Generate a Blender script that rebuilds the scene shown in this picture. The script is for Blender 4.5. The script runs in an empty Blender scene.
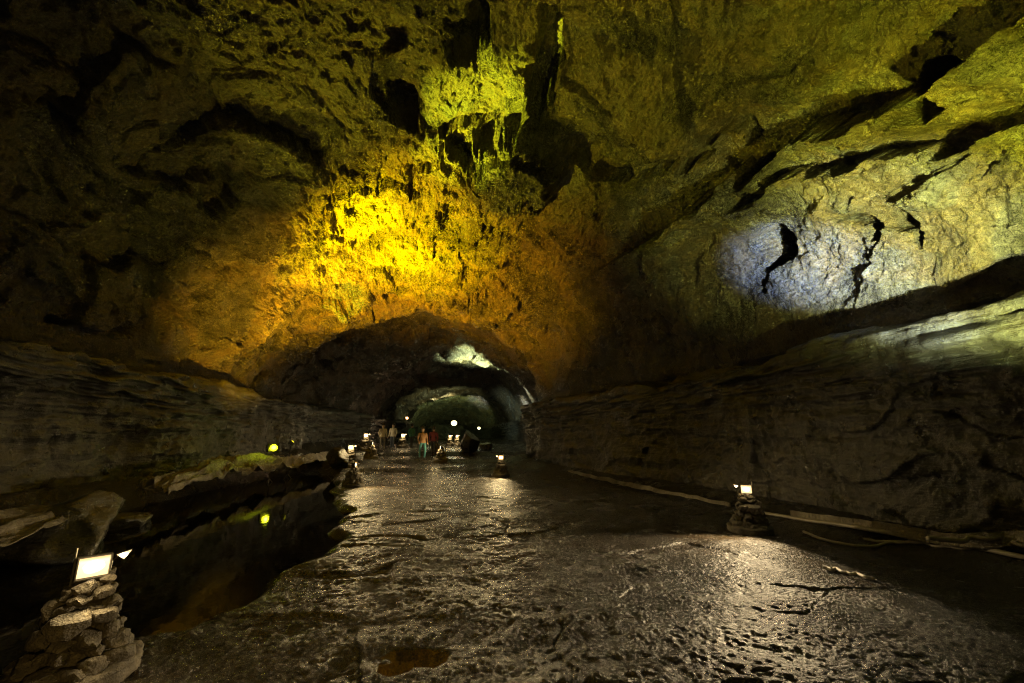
import bpy, bmesh, math, random
import numpy as np
from mathutils import Vector, Matrix

random.seed(7)
rng = np.random.default_rng(11)
SC = bpy.context.scene
COL = SC.collection
R = math.radians

# ------------------------------------------------------------------ camera
F = 427.0
CAM = np.array([0.0, 0.0, 1.6])
PITCH = math.atan(96.0 / F)
YAW = math.atan(87.0 * math.cos(PITCH) / F)
cp, sp, cy_, sy_ = math.cos(PITCH), math.sin(PITCH), math.cos(YAW), math.sin(YAW)
FWD = np.array([sy_ * cp, cy_ * cp, sp])
RGT = np.array([cy_, -sy_, 0.0])
UPV = np.cross(RGT, FWD)

def ray(px, py):
    d = FWD + RGT * ((px - 512.0) / F) - UPV * ((py - 341.5) / F)
    return d

def at_z(px, py, z=0.0):
    d = ray(px, py)
    return CAM + d * ((z - CAM[2]) / d[2])

def at_y(px, py, y):
    d = ray(px, py)
    return CAM + d * (y / d[1])

def project(P):
    Q = P - CAM
    zc = Q @ FWD
    zs = np.where(zc > 0.2, zc, 0.2)
    return 512 + F * (Q @ RGT) / zs, 341.5 - F * (Q @ UPV) / zs, zc

# ------------------------------------------------------------------ noise
def _h(i, j, k, s):
    h = (i * np.uint32(374761393) + j * np.uint32(668265263) + k * np.uint32(2147483647 - 1274126177) + np.uint32(s * 977 + 13)).astype(np.uint32)
    h = (h ^ (h >> np.uint32(13))) * np.uint32(1274126177)
    h = (h ^ (h >> np.uint32(15))) * np.uint32(2246822519)
    h = h ^ (h >> np.uint32(16))
    return h

def _hf(i, j, k, s):
    return (_h(i, j, k, s) & np.uint32(0xFFFFFF)).astype(np.float32) / np.float32(0xFFFFFF)

def vnoise(P, scale, seed=0):
    X = (P * np.float32(scale)).astype(np.float32) + np.float32(1000.37)
    I = np.floor(X)
    Fr = X - I
    U = Fr * Fr * Fr * (Fr * (Fr * 6 - 15) + 10)
    I = I.astype(np.int64).astype(np.uint32)
    i, j, k = I[:, 0], I[:, 1], I[:, 2]
    o = np.uint32(1)
    u, v, w = U[:, 0], U[:, 1], U[:, 2]
    def l(a, b, t): return a + (b - a) * t
    x0 = l(l(_hf(i, j, k, seed), _hf(i + o, j, k, seed), u), l(_hf(i, j + o, k, seed), _hf(i + o, j + o, k, seed), u), v)
    x1 = l(l(_hf(i, j, k + o, seed), _hf(i + o, j, k + o, seed), u), l(_hf(i, j + o, k + o, seed), _hf(i + o, j + o, k + o, seed), u), v)
    return l(x0, x1, w) * 2 - 1

def fbm(P, scale, oct=4, seed=0, gain=.5):
    t = 0; a = 1.0; n = 0
    for o in range(oct):
        t = t + a * vnoise(P, scale * 2.03 ** o, seed + o * 31)
        n += a; a *= gain
    return t / n

def ridged(P, scale, oct=3, seed=0, gain=.5):
    t = 0; a = 1.0; n = 0
    for o in range(oct):
        t = t + a * (1 - np.abs(vnoise(P, scale * 2.07 ** o, seed + o * 17)) * 2)
        n += a; a *= gain
    return t / n

def worley(P, scale, seed=0):
    X = (P * np.float32(scale)).astype(np.float32) + np.float32(1000.37)
    I = np.floor(X)
    Fr = X - I
    I = I.astype(np.int64).astype(np.uint32)
    f1 = np.full(len(P), 9., np.float32); f2 = f1.copy(); cid = np.zeros(len(P), np.float32)
    tx = np.zeros(len(P), np.float32); ty = tx.copy(); tz = tx.copy()
    for a in (-1, 0, 1):
        for b in (-1, 0, 1):
            for c in (-1, 0, 1):
                i = I[:, 0] + np.uint32(a & 0xFFFFFFFF); j = I[:, 1] + np.uint32(b & 0xFFFFFFFF); k = I[:, 2] + np.uint32(c & 0xFFFFFFFF)
                h = _h(i, j, k, seed)
                dx = a + (h & np.uint32(1023)).astype(np.float32) / 1023 - Fr[:, 0]
                dy = b + ((h >> np.uint32(10)) & np.uint32(1023)).astype(np.float32) / 1023 - Fr[:, 1]
                dz = c + ((h >> np.uint32(20)) & np.uint32(1023)).astype(np.float32) / 1023 - Fr[:, 2]
                d = np.sqrt(dx * dx + dy * dy + dz * dz)
                v = ((h * np.uint32(2654435761)) >> np.uint32(8)).astype(np.float32) / np.float32(1 << 24)
                m = d < f1
                f2 = np.where(m, f1, np.minimum(f2, d))
                cid = np.where(m, v, cid)
                tx = np.where(m, dx, tx); ty = np.where(m, dy, ty); tz = np.where(m, dz, tz)
                f1 = np.where(m, d, f1)
    return f1, f2, cid, tx, ty, tz

def sstep(a, b, x):
    t = np.clip((x - a) / (b - a), 0, 1)
    return t * t * (3 - 2 * t)

# ------------------------------------------------------------------ tunnel shape
YS = np.array([-26, -10, 0, 8, 13, 18, 22.5, 24.6, 25.6, 27.5, 32, 36.5, 38, 40, 50, 59, 61, 64, 85, 100, 112.])
HS = np.array([8.6, 9.6, 10.2, 10.7, 10.8, 10.2, 8.9, 8.5, 8.8, 10.2, 9.6, 8.3, 8.4, 9.3, 8.9, 7.5, 7.7, 8.7, 8.0, 6.0, 5.0])
WS = np.array([8.0, 8.4, 8.6, 8.8, 8.8, 8.4, 7.5, 7.2, 7.4, 8.6, 8.6, 7.5, 7.6, 8.5, 8.3, 7.3, 7.4, 8.2, 7.6, 6.0, 4.5])
CS = np.array([0, 0, 0, 0, -.1, -.3, -.55, -.6, -.5, -.2, .8, 1.7, 1.9, 2.2, 3.2, 4.2, 4.4, 4.6, 5.2, 5.2, 5.2])
def Hy(y): return np.interp(y, YS, HS)
def Wy(y): return np.interp(y, YS, WS)
def Cy(y): return np.interp(y, YS, CS)

SHELF = 3.45
def rows_y(n, near=1.2, far=112.0, back=(-26, 14)):
    f = near * (far / near) ** (np.linspace(0, 1, n))
    b = -np.geomspace(-back[0], 0.3, back[1])
    b = np.concatenate([b, np.linspace(0, near, 10)[:-1]])
    return np.concatenate([b, f])

# profile of the shell: a list of (side factor, x offset from +-w, height) then vault angle
def profile(n_wall, n_vault):
    """returns arrays: kind 0 = wall (x inset from w, z), 1 = vault (angle)"""
    wall_pts = np.array([[-1.75, -.7], [-1.45, 0.0], [-1.30, .5], [-1.28, 1.6], [-1.38, 2.6], [-1.55, 3.05], [-1.62, 3.22], [-1.52, 3.33], [-.95, 3.38], [-.25, 3.42], [0, SHELF]])
    seg = np.r_[0, np.cumsum(np.hypot(*np.diff(wall_pts, axis=0).T))]
    s = np.linspace(0, seg[-1], n_wall)
    wx = np.interp(s, seg, wall_pts[:, 0]); wz = np.interp(s, seg, wall_pts[:, 1])
    ang = np.linspace(0, math.pi, n_vault)
    return wx, wz, ang

NW, NV = 230, 980
wx, wz, ang = profile(NW, NV)
VY = rows_y(1080)
NYr = len(VY)
ca = np.arange(2 * (NW - 1) + NV) / (2 * (NW - 1) + NV)
A2, Y2 = np.meshgrid(ca * 7.0, VY)
qa = np.stack([A2, Y2 * .11, np.zeros_like(A2)], -1).reshape(-1, 3).astype(np.float32)
vb = sstep(.16, .26, ca) * sstep(.84, .74, ca)
Y2 = Y2 + (fbm(qa, 1.0, 3, 301).reshape(Y2.shape) * 7.5 * vb) * sstep(17, 24, Y2)
Hf, Wf = Hy(Y2), Wy(Y2) + .9 * fbm(qa + 9, .8, 3, 305).reshape(Y2.shape) * vb * sstep(20, 27, Y2)
Hf = Hf + .8 * fbm(qa + 19, .9, 3, 306).reshape(Y2.shape) * vb * sstep(22, 27, Y2)
Cc = Cy(VY)[:, None]
Hc = Hf[:, NW - 1:NW - 1 + NV]; WL, Wc, WR = Wf[:, :NW], Wf[:, NW - 1:NW - 1 + NV], Wf[:, NW + NV - 2:]
# left wall (bottom -> shelf), vault (left -> right), right wall (shelf -> bottom)
XL = Cc - WL - wx[None, :]; ZL = np.broadcast_to(wz[None, :], XL.shape)
ex = np.sign(np.cos(ang)) * np.abs(np.cos(ang)) ** .92
XV = Cc - Wc * ex[None, :]; ZV = SHELF + (Hc - SHELF) * np.abs(np.sin(ang))[None, :] ** .92
wxr = np.where(wx < -.3, wx * .72 - .02, wx)
XR = (Cc + WR + wxr[None, ::-1]); ZR = np.broadcast_to(wz[None, ::-1], XR.shape)
X = np.concatenate([XL[:, :-1], XV, XR[:, 1:]], 1)
Z = np.concatenate([ZL[:, :-1], ZV, ZR[:, 1:]], 1)
Yg = np.broadcast_to(VY[:, None], X.shape)
NC = X.shape[1]
G = np.stack([X, Yg, Z], -1).astype(np.float32)
def grid_normals(G):
    du = np.gradient(G, axis=1); dv = np.gradient(G, axis=0)
    n = np.cross(du, dv)
    n /= np.maximum(np.linalg.norm(n, axis=-1, keepdims=True), 1e-9)
    return n
N = grid_normals(G)
# make normals point inwards
cen = np.stack([np.broadcast_to(Cc, X.shape) + 0, Yg, np.full_like(X, 3.0)], -1)
flip = np.sign(np.sum((cen - G) * N, -1, keepdims=True)); flip[flip == 0] = 1
# smooth direction flips: inside direction known by orientation
if np.mean(flip) < 0: N = -N

P = G.reshape(-1, 3)
colix = np.broadcast_to(np.arange(NC)[None, :], X.shape).reshape(-1)
isvault = sstep(0, 1, 1 * ((colix >= NW - 1) & (colix < NW - 1 + NV)))
tz = P[:, 2]
up = sstep(3.5, 5.2, tz)                                     # 0 on the walls, 1 on the vault
# domain warp
WPv = np.stack([fbm(P, .35, 3, 100 + i) for i in range(3)], -1).astype(np.float32)
PW = P + WPv * 1.1
leftm = sstep(-1.0, -5.0, P[:, 0] - np.interp(P[:, 1], YS, CS))
rightm = sstep(2.0, 6.0, P[:, 0] - np.interp(P[:, 1], YS, CS))
# slanted coordinates: plates run up and forward on the left wall, up and back on the right
SL = np.stack([PW[:, 0] * .8, PW[:, 1] * .55 - PW[:, 2] * .75, PW[:, 2] * .5 + PW[:, 1] * .42], -1).astype(np.float32)
SRt = np.stack([PW[:, 0] * .8, PW[:, 1] * .55 + PW[:, 2] * .7, PW[:, 2] * .5 - PW[:, 1] * .3], -1).astype(np.float32)
S = np.where((P[:, 0] < 0)[:, None], SL, SRt)
D = .42 * fbm(P, .22, 4, 3)
f1, f2, cid, tx, ty, tzz = worley(S, .62, 5)
plate = (cid - .5) * .55 + (tx * (cid * 7 % 1 - .5) + ty * (cid * 13 % 1 - .5) + tzz * (cid * 29 % 1 - .5)) * .9
D += up * (.55 + .45 * leftm - .25 * rightm) * plate - up * .10 * leftm * sstep(.10, .0, f2 - f1)
g1, g2, gid, gx, gy, gz = worley(PW + 31, 1.9, 9)
D += up * (.40 + .6 * leftm) * ((gid - .5) * .14 + gx * (gid * 11 % 1 - .5) * .26 + gz * (gid * 17 % 1 - .5) * .26)
D += up * .14 * ridged(PW, .9, 4, 21) + up * .05 * ridged(PW, 3.6, 3, 77) + up * .25 * fbm(P, .55, 3, 23)
gr1, gr2 = worley(PW + 3, 5.5, 45)[:2]
D += up * (.055 * (.55 - gr1) + .045 * ridged(PW, 2.2, 4, 46) + .03 * fbm(P, 11.0, 2, 47))
D += up * (.035 * fbm(P, 6.0, 3, 41) + .05 * rightm * fbm(PW, 3.0, 4, 43))
# walls: horizontal flow lines, blocky below
zz = P[:, 2]
Pz = np.stack([P[:, 0] * .06, P[:, 1] * .10, zz * 1.0 + .10 * fbm(P, .5, 2, 60)], -1).astype(np.float32)
near_shelf = np.exp(-((zz - 3.0) / .95) ** 2)
D += (1 - up) * (near_shelf * (.12 * vnoise(Pz, 5.0, 61) + .10 * vnoise(Pz, 12.0, 62) + .055 * vnoise(Pz, 24.0, 65)) + .05 * vnoise(Pz, 4.0, 63))
low = sstep(3.1, 2.4, zz)
h1, h2, hid, hx, hy, hz = worley(PW * np.array([1, .8, 1.5], np.float32), 1.1, 64)
D += low * ((hid - .5) * .08 + hx * (hid * 7 % 1 - .5) * .14 + hz * (hid * 5 % 1 - .5) * .16 + .03 * fbm(P, 5.0, 3, 174))
Pv = (PW * np.array([1, 1, .25], np.float32))
D += low * (.05 * ridged(Pv, 1.3, 3, 171) + .12 * fbm(P, .6, 4, 172) + .03 * ridged(PW + 9, 4.0, 3, 173))
D += (1 - up) * (.06 * ridged(PW, 1.6, 4, 71) + .02 * fbm(P, 8, 2, 74))

# ---- individual features of the vault, at the places they have on the rock
px, py, zc = project(P)
front = (zc > 1.0) & (P[:, 1] < 23) & (up > .02)
def seg_dist(pts):
    best = np.full(len(P), 1e6, np.float32); side = np.zeros(len(P), np.float32)
    for (ax, ay), (bx, by) in zip(pts[:-1], pts[1:]):
        vx, vy = bx - ax, by - ay
        t = np.clip(((px - ax) * vx + (py - ay) * vy) / (vx * vx + vy * vy), 0, 1)
        dx, dy = px - (ax + t * vx), py - (ay + t * vy)
        d = np.hypot(dx, dy)
        m = d < best
        side = np.where(m, np.sign(vx * dy - vy * dx), side)   # >0: below a left-to-right line
        best = np.where(m, d, best)
    return best, side
wob2 = 34 * fbm(P, .45, 3, 95) + 16 * fbm(P, 1.6, 3, 96)
wob = 10 * fbm(P, 1.1, 3, 90) + 11 * fbm(P, 3.0, 4, 91)
qc = np.hypot((px - 400) / 190, (py - 225) / 120)
D += front * sstep(1.2, .6, qc) * (.30 * ridged(PW, .75, 4, 97) + .10 * ridged(PW, 2.4, 3, 98))
def hole(cx, cy, rx, ry, rot, depth):
    global D
    c, s = math.cos(R(rot)), math.sin(R(rot))
    dx, dy = px - cx + wob, py - cy + wob * .7
    q = np.hypot((dx * c + dy * s) / rx, (-dx * s + dy * c) / ry)
    D -= front * depth * sstep(1.15, .75, q)
def bump(cx, cy, rx, ry, rot, hgt, edge=.6):
    global D
    c, s = math.cos(R(rot)), math.sin(R(rot))
    dx, dy = px - cx + wob, py - cy + wob
    q = np.hypot((dx * c + dy * s) / rx, (-dx * s + dy * c) / ry)
    D += front * hgt * sstep(1.1, edge, q)
def crease(pts, lower, upper, wl, wu):
    """a lip: the rock below the line stands out, the rock above it lies back"""
    global D
    d, s = seg_dist(pts)
    sd = s * d + wob2
    d = np.abs(sd); s = np.sign(sd)
    D += front * np.where(s > 0, lower * np.exp(-np.maximum(d, 0) / wl), -upper * np.exp(-(np.maximum(d, 0) / wu) ** 2))
hole(472, 30, 20, 36, 8, 1.3)
hole(545, 62, 17, 62, 6, 1.2)
hole(410, 112, 13, 24, -22, .9)
hole(215, 190, 20, 24, 30, .6)
hole(783, 238, 21, 20, 25, 1.4)
hole(773, 268, 6, 26, 12, 1.0)
hole(922, 214, 15, 15, 0, 1.2)
hole(872, 211, 24, 6, 12, .9)
hole(893, 228, 12, 7, -35, .9)
hole(935, 234, 5, 12, -20, .8)
hole(945, 88, 30, 22, 25, 1.0)
hole(325, 300, 34, 14, -25, .5)
bump(516, 162, 56, 44, -12, .85, .7)
bump(455, 220, 44, 22, -10, .3)
bump(650, 90, 90, 70, 20, .35)
bump(800, 60, 80, 50, -25, .35)
bump(240, 320, 60, 50, 0, .35)
crease([(670, 226), (720, 196), (772, 158), (850, 118), (930, 86), (985, 50), (1040, 8)], .85, .45, 80, 55)
crease([(735, 188), (850, 162), (900, 146), (970, 142), (1040, 118)], .32, .35, 40, 24)
crease([(560, 150), (600, 170), (690, 168), (740, 150)], .3, .3, 50, 16)
crease([(330, 190), (390, 176), (450, 150), (480, 128)], .15, .25, 40, 10)
P2 = P + N.reshape(-1, 3) * D[:, None]
G2 = P2.reshape(G.shape)

def grid_mesh(name, Gd, closed=False):
    r, c = Gd.shape[:2]
    me = bpy.data.meshes.new(name)
    nv = r * c
    me.vertices.add(nv)
    me.vertices.foreach_set('co', Gd.reshape(-1).astype(np.float32))
    a = (np.arange(r - 1)[:, None] * c + np.arange(c - 1)[None, :]).reshape(-1)
    q = np.stack([a, a + 1, a + c + 1, a + c], -1).astype(np.int32)
    me.loops.add(q.size); me.loops.foreach_set('vertex_index', q.reshape(-1))
    me.polygons.add(len(q))
    me.polygons.foreach_set('loop_start', np.arange(0, q.size, 4, dtype=np.int32))
    me.polygons.foreach_set('loop_total', np.full(len(q), 4, np.int32))
    me.update(calc_edges=True)
    me.polygons.foreach_set('use_smooth', np.ones(len(q), bool))
    return me

# ------------------------------------------------------------------ object helpers
def link(name, me, mat=None, parent=None, kind=None, label=None, cat=None, group=None):
    o = bpy.data.objects.new(name, me); COL.objects.link(o)
    if mat is not None:
        me.materials.append(mat)
    if parent is not None: o.parent = parent
    if kind: o['kind'] = kind
    if label: o['label'] = label
    if cat: o['category'] = cat
    if group: o['group'] = group
    return o
def empty(name, loc, rz=0, label=None, cat=None, group=None, scale=1.0):
    o = bpy.data.objects.new(name, None); COL.objects.link(o)
    o.location = loc; o.rotation_euler = (0, 0, rz); o.scale = (scale,) * 3
    o.empty_display_size = .2
    if label: o['label'] = label
    if cat: o['category'] = cat
    if group: o['group'] = group
    return o
def copy_tree(o, parent=None):
    c = o.copy(); COL.objects.link(c); c.parent = parent
    for ch in [k for k in bpy.data.objects if k.parent == o]:
        copy_tree(ch, c)
    return c
def bm_obj(name, bm, mat, parent=None, smooth=False, **k):
    me = bpy.data.meshes.new(name)
    bm.normal_update(); bm.to_mesh(me); bm.free()
    if smooth:
        me.polygons.foreach_set('use_smooth', np.ones(len(me.polygons), bool))
    return link(name, me, mat, parent, **k)
def add_box(bm, c, s, rot=None, bev=0):
    r = bmesh.ops.create_cube(bm, size=1)
    vs = r['verts']
    M = Matrix.Translation(c) @ (rot.to_4x4() if rot is not None else Matrix.Identity(4)) @ Matrix.Diagonal((*s, 1))
    bmesh.ops.transform(bm, matrix=M, verts=vs)
    if bev:
        es = list({e for v in vs for e in v.link_edges})
        bmesh.ops.bevel(bm, geom=es, offset=bev, segments=2, affect='EDGES', profile=.5)
def add_tube(bm, pts, r, n=8):
    pts = [Vector(p) for p in pts]
    rings = []
    for i, p in enumerate(pts):
        t = (pts[min(i + 1, len(pts) - 1)] - pts[max(i - 1, 0)]).normalized()
        a = t.cross(Vector((0, 0, 1)))
        if a.length < .05: a = t.cross(Vector((1, 0, 0)))
        a.normalize(); b = t.cross(a)
        rr = r[i] if hasattr(r, '__len__') else r
        rings.append([bm.verts.new(p + (a * math.cos(k * 2 * math.pi / n) + b * math.sin(k * 2 * math.pi / n)) * rr) for k in range(n)])
    for A, B in zip(rings[:-1], rings[1:]):
        for k in range(n):
            bm.faces.new((A[k], A[(k + 1) % n], B[(k + 1) % n], B[k]))
    bm.faces.new(rings[0][::-1]); bm.faces.new(rings[-1])

# ------------------------------------------------------------------ materials
class NT:
    def __init__(s, name):
        s.m = bpy.data.materials.new(name); s.m.use_nodes = True
        s.t = s.m.node_tree; s.b = s.t.nodes['Principled BSDF']
    def n(s, typ, **k):
        nd = s.t.nodes.new(typ)
        for a, v in k.items(): setattr(nd, a, v)
        return nd
    def l(s, a, b): s.t.links.new(a, b)
    def coord(s, scale=(1, 1, 1)):
        tc = s.n('ShaderNodeTexCoord'); mp = s.n('ShaderNodeMapping')
        s.l(tc.outputs['Object'], mp.inputs['Vector']); mp.inputs['Scale'].default_value = scale
        return mp.outputs['Vector']
    def noise(s, v, scale, detail=4, rough=.55, dist=0):
        nd = s.n('ShaderNodeTexNoise'); s.l(v, nd.inputs['Vector'])
        nd.inputs['Scale'].default_value = scale; nd.inputs['Detail'].default_value = detail
        nd.inputs['Roughness'].default_value = rough; nd.inputs['Distortion'].default_value = dist
        return nd.outputs['Fac']
    def vor(s, v, scale, feature='F1'):
        nd = s.n('ShaderNodeTexVoronoi', feature=feature); s.l(v, nd.inputs['Vector'])
        nd.inputs['Scale'].default_value = scale
        return nd.outputs['Distance']
    def ramp(s, f, stops):
        r = s.n('ShaderNodeValToRGB'); s.l(f, r.inputs['Fac'])
        e = r.color_ramp.elements
        while len(e) < len(stops): e.new(.5)
        for el, (p, c) in zip(e, stops):
            el.position = p; el.color = (*c, 1) if len(c) == 3 else c
        return r.outputs['Color']
    def mix(s, f, a, b, mode='MIX'):
        m = s.n('ShaderNodeMix', data_type='RGBA', blend_type=mode)
        if isinstance(f, (int, float)): m.inputs[0].default_value = f
        else: s.l(f, m.inputs[0])
        for inp, x in ((m.inputs[6], a), (m.inputs[7], b)):
            if isinstance(x, tuple): inp.default_value = (*x, 1)
            else: s.l(x, inp)
        return m.outputs[2]
    def math(s, op, a, b=0.0):
        m = s.n('ShaderNodeMath', operation=op)
        for inp, x in ((m.inputs[0], a), (m.inputs[1], b)):
            if isinstance(x, (int, float)): inp.default_value = x
            else: s.l(x, inp)
        return m.outputs[0]
    def wet(s, w_, r_):
        s.b.inputs['Coat Weight'].default_value = w_; s.b.inputs['Coat Roughness'].default_value = r_; s.b.inputs['Coat IOR'].default_value = 1.45
        s.l(s.last, s.b.inputs['Coat Normal'])
    def bump(s, h, strength, dist, prev=None):
        b = s.n('ShaderNodeBump'); s.l(h, b.inputs['Height'])
        b.inputs['Strength'].default_value = strength; b.inputs['Distance'].default_value = dist
        if prev is not None: s.l(prev, b.inputs['Normal'])
        s.last = b.outputs['Normal']; s.l(b.outputs['Normal'], s.b.inputs['Normal'])
        return b.outputs['Normal']
def v3(x): return (x, x, x)

def vault_mat():
    s = NT('vault_basalt'); v = s.coord()
    n1 = s.noise(v, .45, 5, .6, .6); n2 = s.noise(v, 2.6, 6, .65); n3 = s.noise(v, 12, 4, .6)
    c1 = s.ramp(n1, [(.30, (.055, .048, .040)), (.47, (.12, .105, .085)), (.58, (.165, .115, .058)), (.66, (.13, .115, .09)), (.78, (.24, .21, .16))])
    c2 = s.ramp(n2, [(.30, (.35, .33, .32)), (.55, (.85, .85, .85)), (.75, (1.25, 1.2, 1.05))])
    c = s.mix(1.0, c1, c2, 'MULTIPLY')
    c3 = s.ramp(n3, [(.35, v3(.45)), (.6, v3(1.15))])
    c = s.mix(.85, c, c3, 'MULTIPLY')
    c4 = s.ramp(s.noise(v, 34, 3, .7), [(.38, v3(.45)), (.52, v3(1.0)), (.66, v3(1.6))])
    c = s.mix(.8, c, c4, 'MULTIPLY')
    s.l(c, s.b.inputs['Base Color'])
    r = s.ramp(n1, [(.35, v3(.17)), (.65, v3(.40))]); s.l(r, s.b.inputs['Roughness'])
    s.b.inputs['Specular IOR Level'].default_value = .8
    b = s.bump(s.noise(v, 4.5, 6, .70), 1.0, .20)
    b = s.bump(s.math('ADD', s.math('MULTIPLY', s.vor(v, 13), -.8), s.noise(v, 19, 5, .7)), 1.0, .085, b)
    b = s.bump(s.noise(v, 55, 3, .7), .9, .02, b)
    s.wet(.5, .16)
    return s.m
def wall_mat():
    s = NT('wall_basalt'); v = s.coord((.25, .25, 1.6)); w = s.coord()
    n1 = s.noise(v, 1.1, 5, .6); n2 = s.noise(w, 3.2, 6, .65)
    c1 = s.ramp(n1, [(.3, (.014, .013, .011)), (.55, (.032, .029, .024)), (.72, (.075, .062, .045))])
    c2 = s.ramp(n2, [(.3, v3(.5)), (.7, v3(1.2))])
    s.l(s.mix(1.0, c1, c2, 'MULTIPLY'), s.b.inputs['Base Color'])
    s.l(s.ramp(n2, [(.3, v3(.2)), (.7, v3(.5))]), s.b.inputs['Roughness'])
    b = s.bump(s.noise(v, 6, 6, .65), .8, .10)
    b = s.bump(s.noise(w, 14, 5, .65), .7, .05, b)
    s.wet(.6, .15)
    return s.m
def floor_mat():
    s = NT('wet_lava_floor'); v = s.coord()
    n1 = s.noise(v, .8, 5, .6); n2 = s.noise(v, 7, 5, .65)
    c1 = s.ramp(n1, [(.3, (.012, .008, .003)), (.55, (.028, .018, .007)), (.75, (.055, .035, .013))])
    c2 = s.ramp(n2, [(.3, v3(.5)), (.7, v3(1.2))])
    sp_ = s.ramp(s.vor(v, 24), [(.15, v3(1.5)), (.55, v3(.35))])
    s.l(s.mix(.8, s.mix(1.0, c1, c2, 'MULTIPLY'), sp_, 'MULTIPLY'), s.b.inputs['Base Color'])
    s.l(s.ramp(s.noise(v, 1.3, 6, .65), [(.32, v3(.14)), (.5, v3(.22)), (.68, v3(.36))]), s.b.inputs['Roughness'])
    s.b.inputs['Specular IOR Level'].default_value = .6
    lump = s.math('ADD', s.math('MULTIPLY', s.vor(v, 24), -1.0), s.noise(v, 30, 4, .65))
    b = s.bump(lump, 1.0, .065)
    b = s.bump(s.noise(v, 95, 3, .7), 1.0, .014, b)
    s.wet(.6, .12)
    return s.m
def water_mat():
    s = NT('pool_water'); v = s.coord()
    s.b.inputs['Base Color'].default_value = (.010, .009, .007, 1)
    s.b.inputs['Roughness'].default_value = .035; s.b.inputs['IOR'].default_value = 1.33; s.b.inputs['Specular IOR Level'].default_value = .22
    s.bump(s.noise(v, 5, 2, .5), .10, .010)
    return s.m
def stone_mat():
    s = NT('pile_stone'); v = s.coord()
    n2 = s.noise(v, 9, 6, .65)
    s.l(s.ramp(n2, [(.3, (.035, .029, .021)), (.55, (.11, .09, .064)), (.75, (.22, .18, .125))]), s.b.inputs['Base Color'])
    s.b.inputs['Roughness'].default_value = .6
    b = s.bump(s.noise(v, 28, 5, .7), .9, .03)
    b = s.bump(s.vor(v, 60), .6, .01, b)
    return s.m
def plain(name, c, rough=.5, metal=0, nscale=8, amt=.25):
    s = NT(name); v = s.coord()
    n = s.noise(v, nscale, 5, .6)
    s.l(s.ramp(n, [(.3, tuple(x * (1 - amt) for x in c)), (.7, tuple(min(1, x * (1 + amt)) for x in c))]), s.b.inputs['Base Color'])
    s.b.inputs['Roughness'].default_value = rough; s.b.inputs['Metallic'].default_value = metal
    s.bump(n, .25, .01)
    return s.m
def glow(name, c, st):
    s = NT(name)
    s.b.inputs['Base Color'].default_value = (.5, .5, .5, 1)
    tc = s.n('ShaderNodeTexCoord'); mp = s.n('ShaderNodeMapping'); s.l(tc.outputs['Generated'], mp.inputs['Vector'])
    mp.inputs['Location'].default_value = (-1.0, -.5, -1.0); mp.inputs['Scale'].default_value = (2, 1, 2)
    g = s.n('ShaderNodeVectorMath', operation='LENGTH'); s.l(mp.outputs['Vector'], g.inputs[0])
    f = s.math('ADD', g.outputs['Value'], s.math('MULTIPLY', s.noise(tc.outputs['Generated'], 3, 2), .25))
    s.l(s.ramp(f, [(.75, c), (.97, (c[0], c[1] * .82, c[2] * .5)), (1.0, (c[0], c[1] * .7, c[2] * .35))]), s.b.inputs['Emission Color'])
    s.l(s.math('MULTIPLY', s.ramp(f, [(.0, v3(1)), (.6, v3(.6)), (.85, v3(.22)), (1.0, v3(.09))]), st), s.b.inputs['Emission Strength'])
    s.m.cycles.emission_sampling = 'NONE'
    return s.m
def sheet_mat():
    s = NT('crumpled_sheet'); v = s.coord()
    n = s.noise(v, 1.6, 5, .6)
    s.l(s.ramp(n, [(.32, (.09, .075, .055)), (.5, (.26, .22, .165)), (.68, (.46, .41, .32))]), s.b.inputs['Base Color'])
    s.b.inputs['Roughness'].default_value = .36
    b = s.bump(s.noise(s.coord((1, 1, 1)), 7, 6, .65, 1.6), 1.0, .12)
    return s.m

M = dict(vault=vault_mat(), wall=wall_mat(), floor=floor_mat(), water=water_mat(), stone=stone_mat(), sheet=sheet_mat(),
         metal=plain('dark_metal', (.06, .055, .05), .4, .8), steel=plain('worn_steel', (.35, .32, .26), .35, .9),
         cable=plain('cable_rubber', (.30, .26, .20), .45), conc=plain('base_concrete', (.17, .14, .10), .6),
         g_white=glow('lamp_glass_white', (1, .93, .80), 14), g_warm=glow('lamp_glass_warm', (1, .78, .42), 30),
         g_green=glow('lamp_glass_green', (.75, 1, .02), 40), g_cold=glow('lamp_glass_cold', (.85, 1, .80), 60),
         g_orange=glow('lamp_glass_orange', (1, .55, .22), 40))

# ------------------------------------------------------------------ the shell
i0, i1 = NW - 1, NW - 1 + NV
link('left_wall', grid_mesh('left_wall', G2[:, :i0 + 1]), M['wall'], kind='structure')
link('ceiling', grid_mesh('ceiling', G2[:, i0:i1]), M['vault'], kind='structure')
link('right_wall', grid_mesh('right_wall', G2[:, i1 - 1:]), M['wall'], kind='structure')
# rock closing the tunnel at both ends (round the bend)
for nm, yy, dy in (('end_wall', 111.0, 1.5), ('back_wall', -25.0, -1.5)):
    u = np.linspace(-11, 11, 90); w_ = np.linspace(-2, 12, 60)
    U, V = np.meshgrid(u, w_)
    E = np.stack([U + float(Cy(yy)), np.full_like(U, yy), V], -1).astype(np.float32)
    e = E.reshape(-1, 3)
    E[..., 1] += (1.2 * fbm(e, .3, 4, 33)).reshape(U.shape)
    link(nm, grid_mesh(nm, E), M['vault'], kind='structure')

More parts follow.
